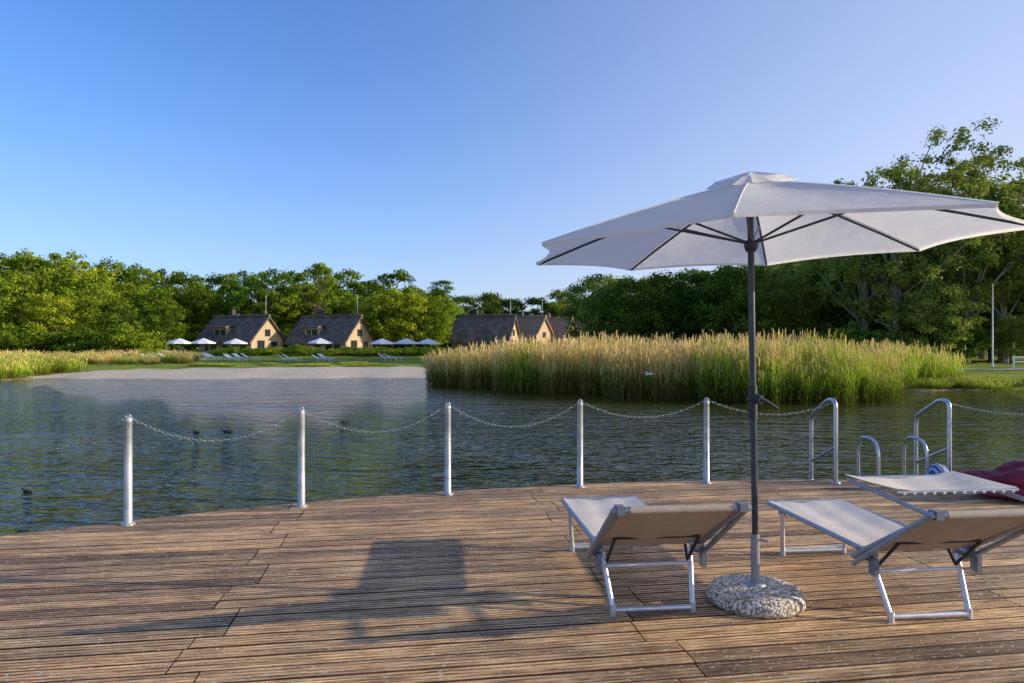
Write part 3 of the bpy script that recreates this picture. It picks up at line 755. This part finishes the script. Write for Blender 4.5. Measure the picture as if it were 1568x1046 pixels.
# ------------------------------------------------------------------ beach parasols, sunbeds, flagpole
def beach_parasol(b_,Y,hh=2.25,R=1.25):
    x=b_*Y; z0=gz(x,Y); mb=MB()
    mb.tube([(0,0,0),(0,0,hh)],.03,8,1); mb.lathe([(.3,0),(.3,.08),(.03,.1)],(0,0,0),12,1)
    n=8; vs=[(0,0,hh)]+[(R*math.cos(2*math.pi*k/n),R*math.sin(2*math.pi*k/n),hh-.5) for k in range(n)]+[(R*math.cos(2*math.pi*k/n),R*math.sin(2*math.pi*k/n),hh-.62) for k in range(n)]
    mb.add(vs,[(0,1+k,1+(k+1)%n) for k in range(n)]+[(1+k,9+k,9+(k+1)%n,1+(k+1)%n) for k in range(n)],0)
    for k in range(n): mb.tube([(0,0,hh-.65),tuple(.55*a for a in vs[1+k][:2])+(hh-.32,)],.012,4,1)
    mb.obj('beach_parasol',[M_white,M_greyp],None,(x,Y,z0))
for b_,Y in ((-.487,74),(-.452,75),(-.405,76),(-.281,74),(-.190,72),(-.155,73),(-.123,74)): beach_parasol(b_,Y,R=1.35)
def sunbed(b_,Y,rot):
    x=b_*Y; mb=MB()
    mb.box((0,0,.36),(.65,1.3,.06)); mb.box((0,.85,.52),(.65,.75,.05),0,Matrix.Rotation(math.radians(30),3,'X'))
    for sx in(-.28,.28):
        for sy in(-.55,.55): mb.tube([(sx,sy,0),(sx,sy,.36)],.03,6)
        mb.tube([(sx,-.65,.33),(sx,.65,.33)],.025,6)
    mb.obj('sunbed',[M_frame],None,(x,Y,gz(x,Y)),rot)
for b_ in (-.525,-.513,-.50,-.478,-.466,-.452,-.437,-.425,-.405,-.393,-.378,-.325,-.318,-.275,-.268,-.178,-.170): sunbed(b_,random.uniform(64,68),random.uniform(1.2,1.9))
mb=MB(); mb.lathe([(.09,0),(.09,.1),(.05,.12),(.045,3),(.03,6.2),(.045,6.22),(.045,6.28),(.001,6.3)],(0,0,0),12); mb.tube([(.05,0,1.2),(.07,0,1.2),(.05,0,6.0)],.006,5)
mb.obj('flagpole',[M_frame],None,(.704*52,52,gz(.704*52,52)))
M_path=simple('gravel_path',(.42,.38,.33),(.32,.29,.25),5,.9)
mb=MB(); xs=np.linspace(27,60,30); vs=[]
for x in xs:
    yc=45+2*math.sin((x-27)*.06)
    for dy in(-1.1,1.1): vs.append((x,yc+dy,gz(x,yc+dy)+.05))
mb.add(vs,[(2*i,2*i+2,2*i+3,2*i+1) for i in range(29)],0); mb.obj('path',[M_path])
mb=MB()
for k in range(9):
    x=36+k*1.2; z=gz(x,49); mb.box((x,49,z+.45),(.08,.08,.9))
    if k<8:
        mb.box((x+.6,49,z+.78),(1.12,.04,.1)); mb.box((x+.6,49,z+.45),(1.12,.04,.1))
mb.obj('low_fence',[M_frame])

# ------------------------------------------------------------------ birds
def bird(name,loc,rot,s,mat,fly=False):
    me=bpy.data.meshes.new(name)
    if not fly:
        P=[(0,0,.03),(-.14,0,.04),(-.26,0,.07),(.12,0,.04),(.18,0,.07),(.20,0,.12),(.245,0,.14),(.31,0,.13)]
        E=[(0,1),(1,2),(0,3),(3,4),(4,5),(5,6),(6,7)]; Rr=[.085,.065,.018,.065,.034,.03,.036,.010]
    else:
        P=[(0,0,0),(-.16,0,0),(-.28,0,0),(.12,0,.01),(.2,0,.02),(.26,0,.01),(.03,.25,.12),(0,.6,.05),(.03,-.25,.12),(0,-.6,.05)]
        E=[(0,1),(1,2),(0,3),(3,4),(4,5),(0,6),(6,7),(0,8),(8,9)]; Rr=[.07,.05,.02,.05,.04,.01,.03,.008,.03,.008]
    me.from_pydata([tuple(c*s for c in p) for p in P],E,[]); o=place(name,me,None,loc,rot); me.materials.append(mat)
    sk=o.modifiers.new('skin','SKIN'); 
    for i,rr in enumerate(Rr): me.skin_vertices[0].data[i].radius=(rr*s,rr*s)
    me.skin_vertices[0].data[0].use_root=True
    o.modifiers.new('sub','SUBSURF').levels=2; o.modifiers['sub'].render_levels=2
    return o
def wpos(b_,Y): return (b_*Y,Y,-.5)
bird('duck',wpos(-.463,16.3),2.6,.5,M_duck); bird('duck',wpos(-.417,16.4),3.0,.62,M_duck); bird('duck',wpos(-.245,18.5),.4,.5,M_duck); bird('duck',wpos(-.71,9.8),2.8,.42,M_duck)
bird('gull',(.2*24,24,.55),.6,.55,M_gull,True)

# ------------------------------------------------------------------ light, sky, camera
el=math.radians(14.0); az=math.atan2(1,-.08)
sv=Vector((math.sin(az)*math.cos(el),math.cos(az)*math.cos(el),math.sin(el)))
ld=bpy.data.lights.new('sun','SUN'); ld.energy=5; ld.angle=math.radians(.5); ld.color=(1,.90,.70)
lo=bpy.data.objects.new('sun',ld); col.objects.link(lo); lo.rotation_euler=sv.to_track_quat('Z','Y').to_euler(); lo.location=(30,0,20)
w=bpy.data.worlds.new('World'); scene.world=w; w.use_nodes=True; nt=w.node_tree
bg=nt.nodes['Background']; sk=nt.nodes.new('ShaderNodeTexSky'); sk.sky_type='NISHITA'; sk.sun_disc=False
sk.sun_elevation=el; sk.sun_rotation=az; sk.air_density=1; sk.dust_density=.6; sk.ozone_density=2.5
tc=nt.nodes.new('ShaderNodeTexCoord'); sx=nt.nodes.new('ShaderNodeSeparateXYZ'); L(nt,tc.outputs['Generated'],sx.inputs[0])
grade=mixc(nt,1.0,sk.outputs[0],(.60,1.08,1.78),'MULTIPLY')
zc=math_(nt,'MAXIMUM',sx.outputs[2],0.0)
h1=math_(nt,'MULTIPLY',math_(nt,'EXPONENT',math_(nt,'MULTIPLY',zc,-6.5)),.78)
dp=nt.nodes.new('ShaderNodeVectorMath'); dp.operation='DOT_PRODUCT'; L(nt,tc.outputs['Generated'],dp.inputs[0]); dp.inputs[1].default_value=sv
mr=nt.nodes.new('ShaderNodeMapRange'); mr.interpolation_type='SMOOTHSTEP'; mr.inputs[1].default_value=-.35; mr.inputs[2].default_value=.95; L(nt,dp.outputs['Value'],mr.inputs[0])
zf=math_(nt,'EXPONENT',math_(nt,'MULTIPLY',zc,-1.3))
h2=math_(nt,'MULTIPLY',math_(nt,'MULTIPLY',mr.outputs[0],.95),zf)
hz=math_(nt,'ADD',h1,h2,clamp=True)
skc=mixc(nt,hz,grade,(5.0,5.2,6.1))
L(nt,skc,bg.inputs[0]); bg.inputs[1].default_value=.15
cd=bpy.data.cameras.new('camera'); cam=bpy.data.objects.new('camera',cd); col.objects.link(cam)
cam.location=(0,0,H); cam.rotation_euler=(math.radians(90),0,0); cd.lens=24; cd.sensor_width=36; cd.shift_y=.0015; cd.clip_end=8000
scene.camera=cam
scene.view_settings.view_transform='Standard'; scene.view_settings.look='None'; scene.view_settings.exposure=0
